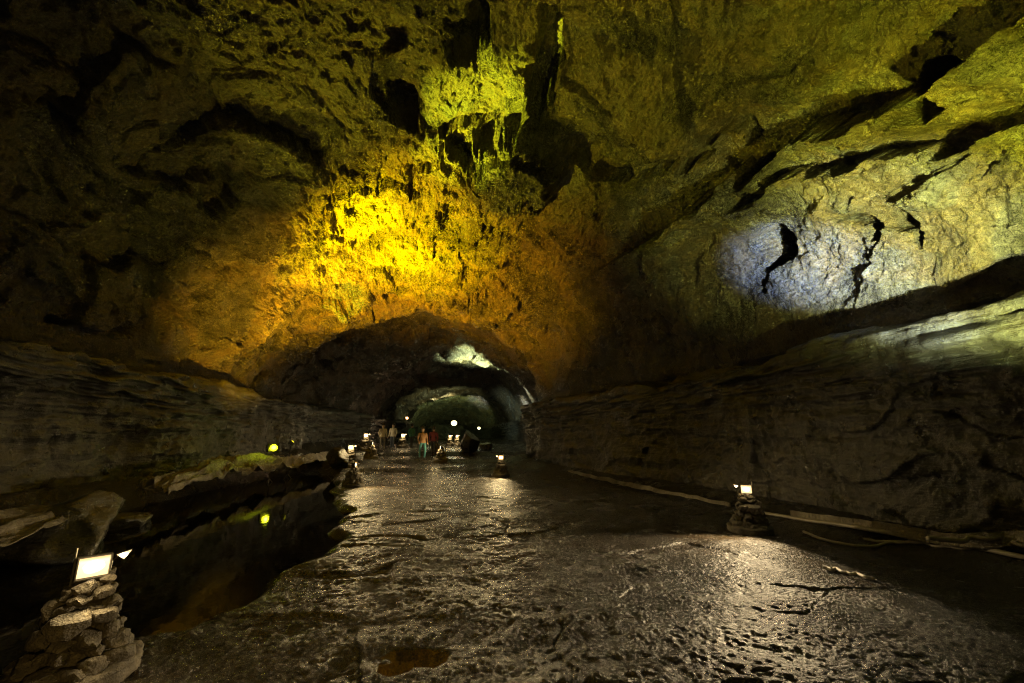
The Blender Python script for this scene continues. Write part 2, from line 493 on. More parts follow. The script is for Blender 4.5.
# ------------------------------------------------------------------ the floor
def base_floor(x, y):
    """large form of the ground (no roughness): path, sunken pool on the left, banks at the wall feet, a rise beyond"""
    x = np.asarray(x, float); y = np.asarray(y, float)
    rise = np.interp(y, [-30, 18, 21, 21.4, 24, 24.4, 28, 28.4, 33, 40, 112], [0, 0, .08, .20, .26, .42, .50, .68, .85, 1.0, 1.3])
    c = Cy(y); w = Wy(y)
    edge = np.interp(y, [-30, 3.0, 4.3, 4.55, 5.0, 6.2, 7.8, 11, 14.8, 16.3, 18, 22, 24, 26, 40], [-3.4, -3.2, -2.9, -1.95, -1.6, -1.4, -1.2, -1.6, -2.5, -2.8, -3.1, -3.8, -4.4, -9, -9])
    edge = edge + .12 * np.sin(y * 1.9) + .07 * np.sin(y * 4.7 + 1)
    d = edge - x                                    # >0 on the pool side
    pool = sstep(-.05, .5, d) * sstep(26, 22, y)
    left_foot = c - w + 1.35
    bank = sstep(.75, .05, x - left_foot)
    z = -.36 * pool * (1 - bank) + rise
    z = z + .55 * bank + .25 * sstep(1.0, .0, (c + w - 1.35) - x)
    return z
PUD = [(418, 662, .24, .13, -25), (398, 676, .12, .09, 0)]
FY = rows_y(1000, near=1.6, back=(-26, 10))
NX = 1150
uu = np.linspace(-1.0, 1.0, NX)
FX = Cy(FY)[:, None] + uu[None, :] * (Wy(FY)[:, None] + .6)
FYg = np.broadcast_to(FY[:, None], FX.shape)
FP = np.stack([FX, FYg, np.zeros_like(FX)], -1).reshape(-1, 3).astype(np.float32)
FZ = base_floor(FP[:, 0], FP[:, 1])
w2 = np.stack([fbm(FP, .8, 3, 200 + i) for i in range(2)] + [np.zeros(len(FP), np.float32)], -1).astype(np.float32)
FW = FP + w2 * .45
k1, k2, kid, kx, ky, kz = worley(FW * np.array([.8, 1.2, 1], np.float32), .75, 210)
ro = .05 * fbm(FP, .5, 3, 220) + .022 * ridged(FW, 1.3, 3, 221)
ro += (kid - .5) * .012 - .022 * sstep(.04, 0, k2 - k1) * sstep(.0, .4, fbm(FP, .6, 2, 225)) + (kx * (kid * 7 % 1 - .5) + ky * (kid * 13 % 1 - .5)) * .03
m1, m2, mid_, mx, my, mz = worley(FW * np.array([1, 1.15, 1], np.float32) + 7, 12.0, 230)
ro += .009 * (.6 - m1) + .008 * ridged(FW, 3.0, 4, 231) + .010 * fbm(FP, 22, 2, 240)
FZ = FZ + ro
puddles = []
for (qx, qy, rx, ry, rot) in PUD:
    c = at_z(qx, qy, -.02)
    cc, ss = math.cos(R(rot)), math.sin(R(rot))
    dx, dy = FP[:, 0] - c[0] + .06 * w2[:, 0] * 2, FP[:, 1] - c[1] + .06 * w2[:, 1] * 2
    q = np.hypot((dx * cc + dy * ss) / rx, (-dx * ss + dy * cc) / ry)
    q = q * (1 + .5 * fbm(FP, 3.0, 3, 250))
    near = q < 1.5
    lv = float(np.percentile(FZ[near], 38)) if near.any() else 0
    FZ = np.where(q < 1.6, FZ - .035 * sstep(1.3, .5, q), FZ)
    puddles.append((c, rx, ry, rot, lv - .004))
FP[:, 2] = FZ
FG = FP.reshape(FX.shape + (3,))
link('cave_floor', grid_mesh('cave_floor', FG), M['floor'], kind='structure')
def floor_z(x, y):
    j = int(np.argmin(np.abs(FY - y))); i = int(np.clip(np.argmin(np.abs(FX[j] - x)), 0, NX - 1))
    a = FG[max(0, j - 3):j + 4, max(0, i - 6):i + 7, 2]
    return float(a.mean())
# still water of the pool
wu = np.linspace(-8.6, -1.0, 40); wy_ = np.linspace(-8, 27, 80)
A, B = np.meshgrid(wu, wy_)
link('pool_water', grid_mesh('pool_water', np.stack([A, B, np.full_like(A, -.115)], -1)), M['water'], kind='structure')
for (c, rx, ry, rot, lv) in puddles:
    bm = bmesh.new()
    ring = [bm.verts.new((rx * 1.6 * math.cos(t), ry * 1.6 * math.sin(t), 0)) for t in np.linspace(0, 2 * math.pi, 33)[:-1]]
    bm.faces.new(ring)
    o = bm_obj('puddle_water', bm, M['water'], kind='structure')
    o.location = (c[0], c[1], lv); o.rotation_euler = (0, 0, R(rot))

# ------------------------------------------------------------------ stones
def sharp(bm, lim=.38):
    bm.normal_update()
    for e in bm.edges:
        if len(e.link_faces) == 2 and e.calc_face_angle(0) > lim: e.smooth = False

def rock_bm(bm, c, r, sc=(1, 1, 1), seed=0, sub=3):
    ret = bmesh.ops.create_icosphere(bm, subdivisions=sub, radius=1)
    vs = ret['verts']
    A = np.array([v.co[:] for v in vs], np.float32)
    rg = np.random.default_rng(seed * 7 + 1)
    n = rg.normal(size=(13, 3)).astype(np.float32); n /= np.linalg.norm(n, axis=1, keepdims=True)
    d = rg.uniform(.60, .98, 13).astype(np.float32)
    t = A @ n.T
    rad = np.where(t > .05, d[None, :] / np.maximum(t, .05), 9).min(1)
    rad = np.minimum(rad, 1.18)
    q = A * .9 + seed * 3.7
    rad = rad * (1 + .10 * fbm(q, 1.6, 3, seed) + .07 * fbm(q, 5.0, 3, seed + 5))
    A = A * rad[:, None] * r * np.array(sc, np.float32)
    a_ = rg.uniform(0, 6.28); ca_, sa_ = math.cos(a_), math.sin(a_)
    A[:, 0], A[:, 1] = A[:, 0] * ca_ - A[:, 1] * sa_, A[:, 0] * sa_ + A[:, 1] * ca_
    A = A + np.array(c, np.float32)
    for v, p in zip(vs, A): v.co = p.tolist()

def make_stand(glass):
    """lamp stand: round plinth, cone of stacked stones, flood lamp on a frame with a small side lamp"""
    root = empty('lamp_stand', (0, 0, 0))
    bm = bmesh.new()
    n = 56; prof = [(.0, -.10), (.34, -.10), (.36, .0), (.37, .05), (.355, .085), (.37, .10), (.355, .125), (.31, .135), (.0, .14)]
    rings = []
    for (r_, z_) in prof:
        if r_ == 0: rings.append([bm.verts.new((0, 0, z_))]); continue
        rings.append([bm.verts.new((r_ * (1 + .025 * math.sin(3 * t + z_ * 9) + .012 * math.sin(11 * t)) * math.cos(t), r_ * (1 + .025 * math.sin(3 * t + z_ * 9) + .012 * math.sin(11 * t)) * math.sin(t), z_ + .008 * math.sin(5 * t))) for t in np.linspace(0, 2 * math.pi, n + 1)[:-1]])
    for A_, B_ in zip(rings[:-1], rings[1:]):
        for k in range(n):
            a, b = A_[k % len(A_)], A_[(k + 1) % len(A_)]; c, d = B_[(k + 1) % len(B_)], B_[k % len(B_)]
            f = [a, b, c, d]; f = [x for i, x in enumerate(f) if x not in f[:i]]
            bm.faces.new(f)
    bmesh.ops.subdivide_edges(bm, edges=bm.edges[:], cuts=1, use_grid_fill=True)
    bv = np.array([v.co[:] for v in bm.verts], np.float32); nz = .022 * fbm(bv, 7, 4, 401) + .010 * fbm(bv, 25, 3, 402)
    for v, k in zip(bm.verts, nz):
        l_ = math.hypot(v.co.x, v.co.y)
        if l_ > .05: v.co.x *= 1 + k / l_; v.co.y *= 1 + k / l_
        v.co.z += k * .5
    bm_obj('base', bm, M['stone'], root, smooth=True)
    bm = bmesh.new(); rr = random.Random(3)
    levels = [(.165, .26, 12, .085), (.25, .215, 9, .085), (.33, .185, 8, .08), (.41, .165, 7, .075), (.49, .145, 7, .07), (.565, .12, 6, .062), (.625, .09, 5, .05)]
    sd = 1
    for (z_, rad, cnt, sz) in levels:
        for k in range(cnt):
            a = k * 2 * math.pi / cnt + z_ * 17 + rr.uniform(-.2, .2)
            s_ = sz * rr.choice((.6, .75, .9, 1.0, 1.15, 1.45))
            rock_bm(bm, (rad * math.cos(a) * rr.uniform(.85, 1.02), rad * math.sin(a) * rr.uniform(.85, 1.02), z_ + rr.uniform(-.035, .035)), s_, (1.2, 1.05, rr.uniform(.62, 1.0)), sd, 3); sd += 1
        rock_bm(bm, (0, 0, z_), rad * .86, (1, 1, .45), sd, 3); sd += 1
    sharp(bm)
    bm_obj('stone_pile', bm, M['stone'], root, smooth=True)
    # lamp: local -Y is its front
    Z0 = .745
    bm = bmesh.new()
    add_box(bm, (0, .03, Z0), (.17, .07, .135), bev=.008)
    for sx in (-1, 1): add_box(bm, (sx * .089, -.025, Z0), (.008, .045, .147))
    add_box(bm, (0, -.025, Z0 + .0735), (.186, .046, .008)); add_box(bm, (0, -.025, Z0 - .0735), (.186, .046, .008))
    for k in range(5): add_box(bm, (-.06 + .03 * k, .075, Z0), (.006, .03, .11))
    hs = bm_obj('lamp_housing', bm, M['metal'], root)
    bm = bmesh.new(); add_box(bm, (0, -.014, Z0), (.168, .012, .133), bev=.003)
    bm_obj('lamp_glass', bm, M[glass], hs)
    bm = bmesh.new()
    for sx in (-1, 1): add_tube(bm, [(sx * .10, .02, .60), (sx * .10, .02, Z0 + .02)], .006, 6)
    add_tube(bm, [(-.10, .02, .61), (0, .03, .60), (.10, .02, .61)], .007, 6)
    add_tube(bm, [(-.10, .02, Z0), (-.102, .02, .88)], .005, 6)
    bm_obj('bracket', bm, M['steel'], root)
    # small wedge-shaped side lamp
    bm = bmesh.new()
    tri = [(.115, .800), (.205, .822), (.165, .758)]
    fr = [bm.verts.new((x, .0, z)) for x, z in tri]; bk = [bm.verts.new((x * .94 + .010, .05, z * .98 + .012)) for x, z in tri]
    bm.faces.new(fr); bm.faces.new(bk[::-1])
    for k in range(3): bm.faces.new((fr[k], bk[k], bk[(k + 1) % 3], fr[(k + 1) % 3]))
    add_tube(bm, [(.098, .025, .75), (.14, .03, .79)], .005, 6)
    bmesh.ops.recalc_face_normals(bm, faces=bm.faces)
    sl = bm_obj('side_lamp', bm, M['metal'], root)
    bm = bmesh.new()
    cx_, cz_ = sum(t[0] for t in tri) / 3, sum(t[1] for t in tri) / 3
    fr = [bm.verts.new((cx_ + (x - cx_) * .93, -.005, cz_ + (z - cz_) * .93)) for x, z in tri]
    bk = [bm.verts.new((v.co.x, -.001, v.co.z)) for v in fr]
    bm.faces.new(fr); bm.faces.new(bk[::-1])
    for k in range(3): bm.faces.new((fr[k], bk[k], bk[(k + 1) % 3], fr[(k + 1) % 3]))
    bmesh.ops.recalc_face_normals(bm, faces=bm.faces)
    bm_obj('side_lamp_glass', bm, M[glass], sl)
    return root

def spot(name, loc, target, e, c, cone, blend=.6, rad=.08):
    d = bpy.data.lights.new(name, 'SPOT'); d.energy = e; d.color = c; d.spot_size = R(cone); d.spot_blend = blend; d.shadow_soft_size = rad
    o = bpy.data.objects.new(name, d); COL.objects.link(o); o.location = loc
    o.rotation_euler = (Vector(target) - Vector(loc)).to_track_quat('-Z', 'Y').to_euler()
    return o
def point(name, loc, e, c, rad=.05):
    d = bpy.data.lights.new(name, 'POINT'); d.energy = e; d.color = c; d.shadow_soft_size = rad
    o = bpy.data.objects.new(name, d); COL.objects.link(o); o.location = loc
    return o
WARM = (1, .74, .34); WHITE = (1, .93, .80)

proto = make_stand('g_white')
protoW = None
GROUP = 'stone lamp stands along the path'
def stand(px_, py_, yy, rz, label, flip=False, head=None, warm=False):
    """px, py = where the lamp head is seen, yy = distance along the cave"""
    h = at_y(px_, py_, yy)
    z0 = floor_z(h[0], h[1])
    if yy < 20:
        for _ in range(6):
            h = at_z(px_, py_, z0 + .72); z0 = floor_z(h[0], h[1])
    print('STAND', label[:30], h, z0, (h[2] - z0) / .745)
    sc = float(np.clip((h[2] - z0) / .745, .7, 1.35))
    o = proto if not stand.used else copy_tree(proto)
    stand.used = True
    o.location = (h[0], h[1], z0 - .02); o.rotation_euler = (0, 0, rz); o.scale = (-sc if flip else sc, sc, sc)
    o['label'] = label; o['category'] = 'lamp stand'; o['group'] = GROUP
    if warm:
        for k in bpy.data.objects:
            if k.parent and (k.parent == o or k.parent.parent == o) and 'glass' in k.name:
                k.data = k.data.copy(); k.data.materials[0] = M['g_warm']
    fx, fy = math.sin(rz), -math.cos(rz)
    return Vector((h[0], h[1], z0 + .745 * sc)), Vector((fx, fy, 0))
stand.used = False
hA, dA = stand(94, 563, 3.86, R(38), 'large near stone lamp stand beside the dark pool, white square lamp lit')
hB, dB = stand(746, 488, 6.45, R(-35), 'stone lamp stand before the right wall, throwing light across the wet floor', flip=True)
hC, dC = stand(501, 457, 18.2, R(-12), 'stone lamp stand alone in the middle distance at the right path edge', flip=True, warm=True)
hD, dD = stand(355, 464, 13.0, R(75), 'narrow lamp stand at the pool edge with its lamp turned aside', warm=True)
hE, dE = stand(351, 447, 22.5, R(10), 'lit stone lamp stand past the far pool end, lower than the next lamp behind it', warm=True)
hF, dF = stand(366, 435, 30.5, R(10), 'farther lit stone lamp stand above the pool end, on raised ground left of the walkers', warm=True)
hG, dG = stand(372, 443, 25.5, R(80), 'pale stone lamp stand at the left end of the step, lamp seen edge-on')
hH, dH = stand(436, 440, 29.0, R(-80), 'smaller pale stone lamp stand right of the walker in orange, behind its taller neighbour', flip=True)
hI, dI = stand(441, 447, 24.0, R(-75), 'pale stone lamp stand at the right end of the step, in front of another', flip=True)
hJ, dJ = stand(450, 436, 37.0, R(0), 'left one of two small amber lamp stands close together far down the cave', warm=True)
hK, dK = stand(457, 436, 37.5, R(0), 'right one of two small amber lamp stands close together far down the cave', warm=True)
hL, dL = stand(403, 435, 34.0, R(5), 'small lit stone lamp stand among the distant walkers', warm=True)

def flood_head(root, glass, h, tiltdeg=-45, w=.34):
    """floodlight box on a pole of height h; front -Y"""
    rot = Matrix.Rotation(R(tiltdeg), 3, 'X')
    bm = bmesh.new(); add_box(bm, (0, 0, h), (w, .14, w * .75), rot, .012)
    v = rot @ Vector((0, -.085, w * .38)); add_box(bm, (v.x, v.y, v.z + h), (w, .09, .012), rot)
    hs = bm_obj('lamp_housing', bm, M['metal'], root)
    bm = bmesh.new(); v = rot @ Vector((0, -.078, 0))
    cc = bmesh.ops.create_uvsphere(bm, u_segments=20, v_segments=10, radius=w * .36)['verts']
    bmesh.ops.transform(bm, matrix=Matrix.Translation((v.x, v.y, v.z + h)) @ rot.to_4x4() @ Matrix.Diagonal((1, .3, .92, 1)), verts=cc)
    bm_obj('lamp_glass', bm, M[glass], hs)
    bm = bmesh.new()
    add_tube(bm, [(0, 0, -.1), (0, 0, h - w * .55)], .022, 8)
    add_tube(bm, [(-w * .56, 0, h), (-w * .56, 0, h - w * .55), (w * .56, 0, h - w * .55), (w * .56, 0, h)], .012, 6)
    bm_obj('pole', bm, M['metal'], root)
    bm = bmesh.new()
    for a in (0, 120, 240):
        add_tube(bm, [(0, 0, min(.35, h * .4)), (.32 * math.cos(R(a)), .32 * math.sin(R(a)), -.04)], .014, 6)
    bm_obj('tripod', bm, M['steel'], root)
def flood(px_, py_, yy, glass, rz, label, tilt=-40, w=.34, zoff=0):
    h = at_y(px_, py_, yy); z0 = floor_z(h[0], h[1]) + zoff
    r = empty('floodlight', (h[0], h[1], z0), rz, label, 'floodlight', 'floodlights of the cave')
    flood_head(r, glass, h[2] - z0, tilt, w)
    return Vector(h.tolist())
f1p = flood(273, 448, 19.0, 'g_green', R(35), 'bright lime green floodlight behind the pale sheeting on the left bank', -8, .40)
f2p = flood(291, 443, 20.5, 'g_green', R(120), 'small dim floodlight turned aside, right of the lime green one on the left bank', -50, .22)
f3p = flood(454, 423, 50.0, 'g_cold', 0, 'brightest white-green floodlight far down the cave, high on its pole', 10, .9)
f4p = flood(479, 428, 42.0, 'g_cold', R(-10), 'small white floodlight far off near the right wall', 10, .36)
f5p = flood(407, 418, 46.0, 'g_orange', R(10), 'single orange lamp high on a pole above the distant walkers', 10, .34)

# ------------------------------------------------------------------ sheeting and cables along the walls
def ribbon(name, pts, width, hump, label, cat, seed, nl=460, nw=70, fv=1.3, fh=.17, mat='sheet', group=None):
    pts = np.array(pts, float)
    seg = np.r_[0, np.cumsum(np.linalg.norm(np.diff(pts, axis=0), axis=1))]
    s = np.linspace(0, seg[-1], nl)
    C_ = np.stack([np.interp(s, seg, pts[:, k]) for k in range(3)], -1)
    ker = np.ones(31) / 31
    Cp = np.pad(C_, ((15, 15), (0, 0)), mode='edge')
    C_ = np.stack([np.convolve(Cp[:, k], ker, 'valid') for k in range(3)], -1)
    wn = np.stack([s * .9 + seed * 5, s * 0, s * 0], -1).astype(np.float32)
    C_[:, 0] += .13 * fbm(wn, 1.0, 3, seed + 50); C_[:, 1] += .13 * fbm(wn, 1.0, 3, seed + 51); C_[:, 2] += .05 * fbm(wn, 1.6, 3, seed + 52)
    T = np.gradient(C_, axis=0); T /= np.linalg.norm(T, axis=1, keepdims=True)
    S_ = np.cross(T, [0, 0, 1.0]); S_ /= np.linalg.norm(S_, axis=1, keepdims=True)
    w_ = np.interp(np.linspace(0, 1, nl), np.linspace(0, 1, len(width)), width)
    v = np.linspace(-1, 1, nw)
    q = np.stack([np.broadcast_to(s[:, None] * .42 + v[None, :] * .25, (nl, nw)), np.broadcast_to(v[None, :] * fv, (nl, nw)), np.full((nl, nw), seed * 1.7)], -1).reshape(-1, 3).astype(np.float32)
    fold = ridged(q, 1.3, 4, seed).reshape(nl, nw); fold2 = fbm(q, 1.0, 3, seed + 9).reshape(nl, nw)
    edge = 1 + .35 * fbm(q[:, [0, 2, 1]] * np.array([1, 1, 0], np.float32), .9, 3, seed + 3).reshape(nl, nw)
    off = v[None, :] * w_[:, None] * .5 * edge
    zh = hump * (1 - v[None, :] ** 2) * (.6 + .7 * fold2) + fh * fold * (w_[:, None] / max(width)) * min(1, max(width) * 1.4)
    Gd = C_[:, None, :] + S_[:, None, :] * off[..., None]
    Gd[..., 2] += zh
    me = grid_mesh(name, Gd)
    o = link(name, me, M[mat], label=label, cat=cat, group=group)
    md = o.modifiers.new('thick', 'SOLIDIFY'); md.thickness = .012
    return o
def gp(px_, py_, x=None, z=.35):
    """point over the ground seen at a pixel, on the vertical plane through the wall foot"""
    p = at_z(px_, py_, z); return p
ribbon('sheeting', [at_z(342, 457, .42), at_z(300, 464, .42), at_z(255, 470, .42), at_z(215, 476, .42), at_z(185, 485, .40), at_z(150, 496, .34)],
       [.4, .6, .75, 1.1, 1.1, .6], .42, 'long crumpled pale sheet draped on the left bank below the lime green floodlight', 'sheeting', 4, fv=2.4, fh=.34, group='crumpled sheeting along the walls')
ribbon('sheeting', [at_z(60, 516, .40), at_z(20, 529, .40), at_z(-40, 546, .38), at_z(-120, 572, .35)], [.35, .9, 1.1, 1.0], .22,
       'short crumpled brown-grey sheet lying at the foot of the left wall near the square lamp', 'sheeting', 5, nl=260, group='crumpled sheeting along the walls')
ribbon('sheeting', [at_z(512, 461, .10), at_z(548, 468, .1), at_z(575, 474, .1), at_z(620, 484, .1), at_z(680, 497, .1), at_z(735, 508, .1)], [.03, .16, .30, .13, .18, .03], .10,
       'long thin strip of pale sheeting along the right wall foot behind the lit stand', 'sheeting', 6, fv=2.6, fh=.22, group='crumpled sheeting along the walls')
ribbon('sheeting', [at_z(790, 518, .12), at_z(850, 529, .12), at_z(910, 541, .14), at_z(960, 549, .16), at_z(1040, 556, .2), at_z(1140, 580, .2)], [.01, .10, .17, .26, .50, .62], .16,
       'crumpled pale sheeting widening towards the right edge at the foot of the right wall', 'sheeting', 7, fv=3.0, fh=.30, group='crumpled sheeting along the walls')
def cable(pts, r, label):
    pts = np.array(pts); n = 60
    t = np.linspace(0, 1, len(pts)); u = np.linspace(0, 1, n)
    Q = np.stack([np.interp(u, t, pts[:, k]) for k in range(3)], -1)
    Qp = np.pad(Q, ((6, 6), (0, 0)), mode='edge'); Q = np.stack([np.convolve(Qp[:, k], np.ones(13) / 13, 'valid') for k in range(3)], -1)
    ph = pts[0, 0] * 3
    wv = (np.sin(u * 17 + ph) * .6 + np.sin(u * 31 + ph * 2) * .4) * .06 * np.sin(u * math.pi)
    Q[:, 0] += wv; Q[:, 1] += wv * 1.3
    for p in Q: p[2] = max(p[2], floor_z(p[0], p[1]) + r * .6)
    bm = bmesh.new(); add_tube(bm, Q.tolist(), r, 8)
    bm_obj('cable', bm, M['cable'], smooth=True, label=label, cat='cable', group='cables along the right wall')
cable([at_z(800, 530, .05), at_z(830, 543, .04), at_z(880, 547, .04), at_z(940, 551, .06), at_z(1000, 562, .06), at_z(1080, 572, .06)], .022, 'lower thin cable on the floor in front of the widening pale sheeting')
cable([at_z(925, 538, .35), at_z(960, 541, .32), at_z(1000, 537, .36), at_z(1060, 540, .4)], .028, 'upper cable lying across the top of the pale sheeting by the right wall')
cable([at_z(745, 510, .1), at_z(790, 517, .12), at_z(850, 527, .2), at_z(925, 537, .22), at_z(1000, 553, .22), at_z(1080, 566, .2)], .03, 'thick pale cable running along the upper edge of the widening sheeting')
cable([at_z(860, 538, .08), at_z(910, 548, .06), at_z(965, 559, .05), at_z(1030, 571, .05)], .018, 'thinnest cable, nearest the path, below the widening sheeting')
cable([at_z(822, 567, .04), at_z(845, 572, .03), at_z(876, 580, .03)], .02, 'short loose cable end lying on the dark floor right of the lit stand')

# ------------------------------------------------------------------ fallen rocks
def boulder(px_, py_, z, r, sc, seed, label, sink=.3):
    p = at_z(px_, py_, z)
    bm = bmesh.new(); rock_bm(bm, (0, 0, 0), r, sc, seed, 5)
    o = bm_obj('boulder', bm, M['wall'], smooth=True, label=label, cat='boulder', group='fallen rocks by the path')
    o.location = (p[0], p[1], floor_z(p[0], p[1]) + r * sc[2] * (1 - sink)); return o
boulder(52, 545, .0, .75, (1.1, 1.2, .8), 3, 'dark rounded boulder at the left wall foot behind the square lamp')
boulder(338, 468, .2, .55, (.8, 1.2, 1.0), 8, 'dark boulder at the pool end below two lit stands')
boulder(469, 458, .3, .75, (1.0, 1.2, 1.0), 12, 'dark boulder between the step and the right bank, beside the two pale stands')
boulder(487, 458, .2, .45, (1.2, 1.2, .7), 15, 'low dark rock just left of the lone middle-distance stand')
boulder(120, 520, .0, .5, (1.6, 1.0, .5), 22, 'low dark rock at the pool edge under the long pale sheet')

# ------------------------------------------------------------------ people far down the path
def person(px_, py_feet, yy, top, legs, hair, label, yawdeg, lean=.0, stride=.12):
    f = at_y(px_, py_feet, yy); z0 = floor_z(f[0], f[1])
    J = {'pel': (0, 0, .94), 'che': (0, lean * .5, 1.22), 'nec': (0, lean, 1.45), 'hea': (0, lean * 1.1 - .01, 1.62), 'top': (0, lean * 1.1, 1.72)}
    edges = [('pel', 'che'), ('che', 'nec'), ('nec', 'hea'), ('hea', 'top')]
    rad = {'pel': .15, 'che': .165, 'nec': .062, 'hea': .098, 'top': .07}
    for s, n in ((-1, 'l'), (1, 'r')):
        J['h' + n] = (s * .095, 0, .88); J['k' + n] = (s * .10, -s * stride * .6 - .03, .49); J['a' + n] = (s * .10, -s * stride * .4 + .02, .09); J['t' + n] = (s * .115, -s * stride * .4 - .14, .04)
        J['s' + n] = (s * .19, lean * .9, 1.38); J['e' + n] = (s * .26, lean + .04, 1.10); J['w' + n] = (s * .24, lean - .12, .88); J['f' + n] = (s * .235, lean - .17, .79)
        edges += [('pel', 'h' + n), ('h' + n, 'k' + n), ('k' + n, 'a' + n), ('a' + n, 't' + n), ('che', 's' + n), ('s' + n, 'e' + n), ('e' + n, 'w' + n), ('w' + n, 'f' + n)]
        rad.update({'h' + n: .098, 'k' + n: .064, 'a' + n: .046, 't' + n: .04, 's' + n: .078, 'e' + n: .052, 'w' + n: .036, 'f' + n: .034})
    names = list(J); me = bpy.data.meshes.new('person')
    me.from_pydata([J[k] for k in names], [(names.index(a), names.index(b)) for a, b in edges], [])
    o = link('person', me)
    md = o.modifiers.new('skin', 'SKIN')
    sv = me.skin_vertices[0].data
    for i, k in enumerate(names):
        sv[i].radius = (rad[k], rad[k]); sv[i].use_root = (k == 'pel')
    o.modifiers.new('sub', 'SUBSURF').levels = 2
    dg = bpy.context.evaluated_depsgraph_get(); dg.update()
    me2 = bpy.data.meshes.new_from_object(o.evaluated_get(dg)); o.modifiers.clear(); o.data = me2
    me2.materials.clear()
    for m_ in (top, legs, M_SKIN, M_SHOE): me2.materials.append(m_)
    for p in me2.polygons:
        z = p.center.z; p.use_smooth = True
        p.material_index = 2 if (z > 1.47 or (z < .87 and abs(p.center.x) > .185)) else (0 if z > .86 else (1 if z > .10 else 3))
    o['label'] = label; o['category'] = 'person'; o['group'] = 'walkers far down the path'
    o.location = (f[0], f[1], z0); o.rotation_euler = (0, 0, R(yawdeg))
    bm = bmesh.new(); bmesh.ops.create_icosphere(bm, subdivisions=3, radius=.115)
    for v in bm.verts:
        v.co.z = v.co.z * 1.05 + 1.665; v.co.y += lean * 1.1 + .018
    bmesh.ops.delete(bm, geom=[v for v in bm.verts if v.co.z < 1.60 and v.co.y < lean * 1.1 + .02], context='VERTS')
    bm_obj('hair', bm, hair, o, smooth=True)
    return o
M_SKIN = plain('skin', (.45, .30, .21), .5, 0, 5, .08); M_SHOE = plain('shoe_leather', (.04, .035, .03), .5)
H_DARK = plain('dark_hair', (.02, .016, .012), .5)
person(422, 458, 24.5, plain('orange_jacket', (.30, .16, .07), .7), plain('teal_trousers', (.06, .22, .24), .7), H_DARK, 'person in an orange-brown jacket and teal trousers walking on the lit path', 20, .03, .25)
person(433, 452, 27.5, plain('maroon_jacket', (.16, .025, .035), .7), plain('black_trousers', (.02, .02, .022), .7), H_DARK, 'person in a dark red top and black trousers right of the orange jacket', 170, 0, .1)
person(382, 450, 30.0, plain('cream_jacket', (.62, .55, .42), .7), plain('grey_trousers', (.18, .17, .16), .7), H_DARK, 'person in a cream jacket and grey trousers at the far left of the walkers', 30, 0, .08)
person(392, 451, 31.0, plain('white_jacket', (.65, .62, .56), .7), plain('blue_trousers', (.06, .08, .14), .7), H_DARK, 'person in a white jacket and dark blue trousers, second among the distant walkers', -20, 0, .08)
person(411, 452, 32.0, plain('green_jacket', (.05, .18, .14), .7), plain('dark_trousers', (.03, .03, .035), .7), H_DARK, 'person in a dark green jacket behind the orange jacketed walker', 150, 0, .16)

# ------------------------------------------------------------------ light
YEL = (1, .78, .0); LIME = (.86, 1, .02); ORG = (1, .50, .01)
def ceil_at(px_, py_):
    d2 = (px - px_) ** 2 + (py - py_) ** 2 + np.where(zc > 1, 0, 1e9)
    return Vector(P[int(np.argmin(d2))].tolist())
LS = 1.0
def ceil_far(px_, py_, y_): return Vector(at_y(px_, py_, y_).tolist())
T1 = ceil_at(366, 218)
spot('flood_yellow', f1p + Vector((.25, -.3, .1)), T1, 260000, YEL, 18, 1.0, .1)
spot('flood_yellow_low', f1p + Vector((.25, -.3, .1)), ceil_at(405, 258), 110000, (1, .80, .0), 20, 1.0, .1)
spot('flood_yellow_wide', f1p + Vector((.25, -.3, .1)), ceil_at(385, 240), 88000, (1, .74, .0), 56, 1.0, .1)
spot('flood_orange', f1p + Vector((.3, -.3, .12)), ceil_at(400, 280), 34000, (1, .50, .006), 100, 1.0, .1)
spot('flood_left_rust', hD + dD * .2 + Vector((-.1, .1, .15)), ceil_at(268, 290), 12500, (1, .56, .02), 72, 1.0, .06)
spot('flood_left_moss', hD + dD * .2 + Vector((-.1, .1, .15)), ceil_at(205, 180), 1000, (.95, .78, .06), 60, 1.0, .06)
spot('flood_lime_low', f2p + Vector((.1, -.3, .1)), ceil_at(345, 298), 16000, (.62, 1, .02), 20, 1.0, .1)
spot('flood_lime', f2p + Vector((.1, -.3, .1)), ceil_at(480, 108), 190000, LIME, 13, 1.0, .1)
spot('flood_streak', f2p + Vector((.1, -.3, .1)), ceil_at(447, 152), 130000, (.95, .95, .01), 10, 1.0, .1)
spot('flood_lime_wide', f2p + Vector((.15, -.3, .1)), ceil_at(505, 55), 14500, (.92, .78, .02), 56, 1.0, .1)
spot('flood_right_wall', (4.4, .8, .5), ceil_at(945, 190), 10500, (.80, .90, .05), 38, .6, .05)
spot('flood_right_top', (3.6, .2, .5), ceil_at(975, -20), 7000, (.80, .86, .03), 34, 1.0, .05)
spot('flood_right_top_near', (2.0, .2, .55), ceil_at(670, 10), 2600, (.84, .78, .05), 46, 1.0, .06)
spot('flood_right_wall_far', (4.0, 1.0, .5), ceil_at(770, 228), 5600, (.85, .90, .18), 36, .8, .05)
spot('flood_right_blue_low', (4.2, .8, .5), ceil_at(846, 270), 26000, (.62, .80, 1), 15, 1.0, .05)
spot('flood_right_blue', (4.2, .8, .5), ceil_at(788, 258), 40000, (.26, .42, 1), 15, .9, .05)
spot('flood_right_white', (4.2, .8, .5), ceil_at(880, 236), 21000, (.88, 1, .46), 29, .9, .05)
spot('fill_shelf', (.5, .8, 1.6), Vector((7.7, 5.6, 3.3)), 700, (1, .95, .62), 12, .9, .05)  # added beam beside the camera to brighten the shelf strip, no fixture
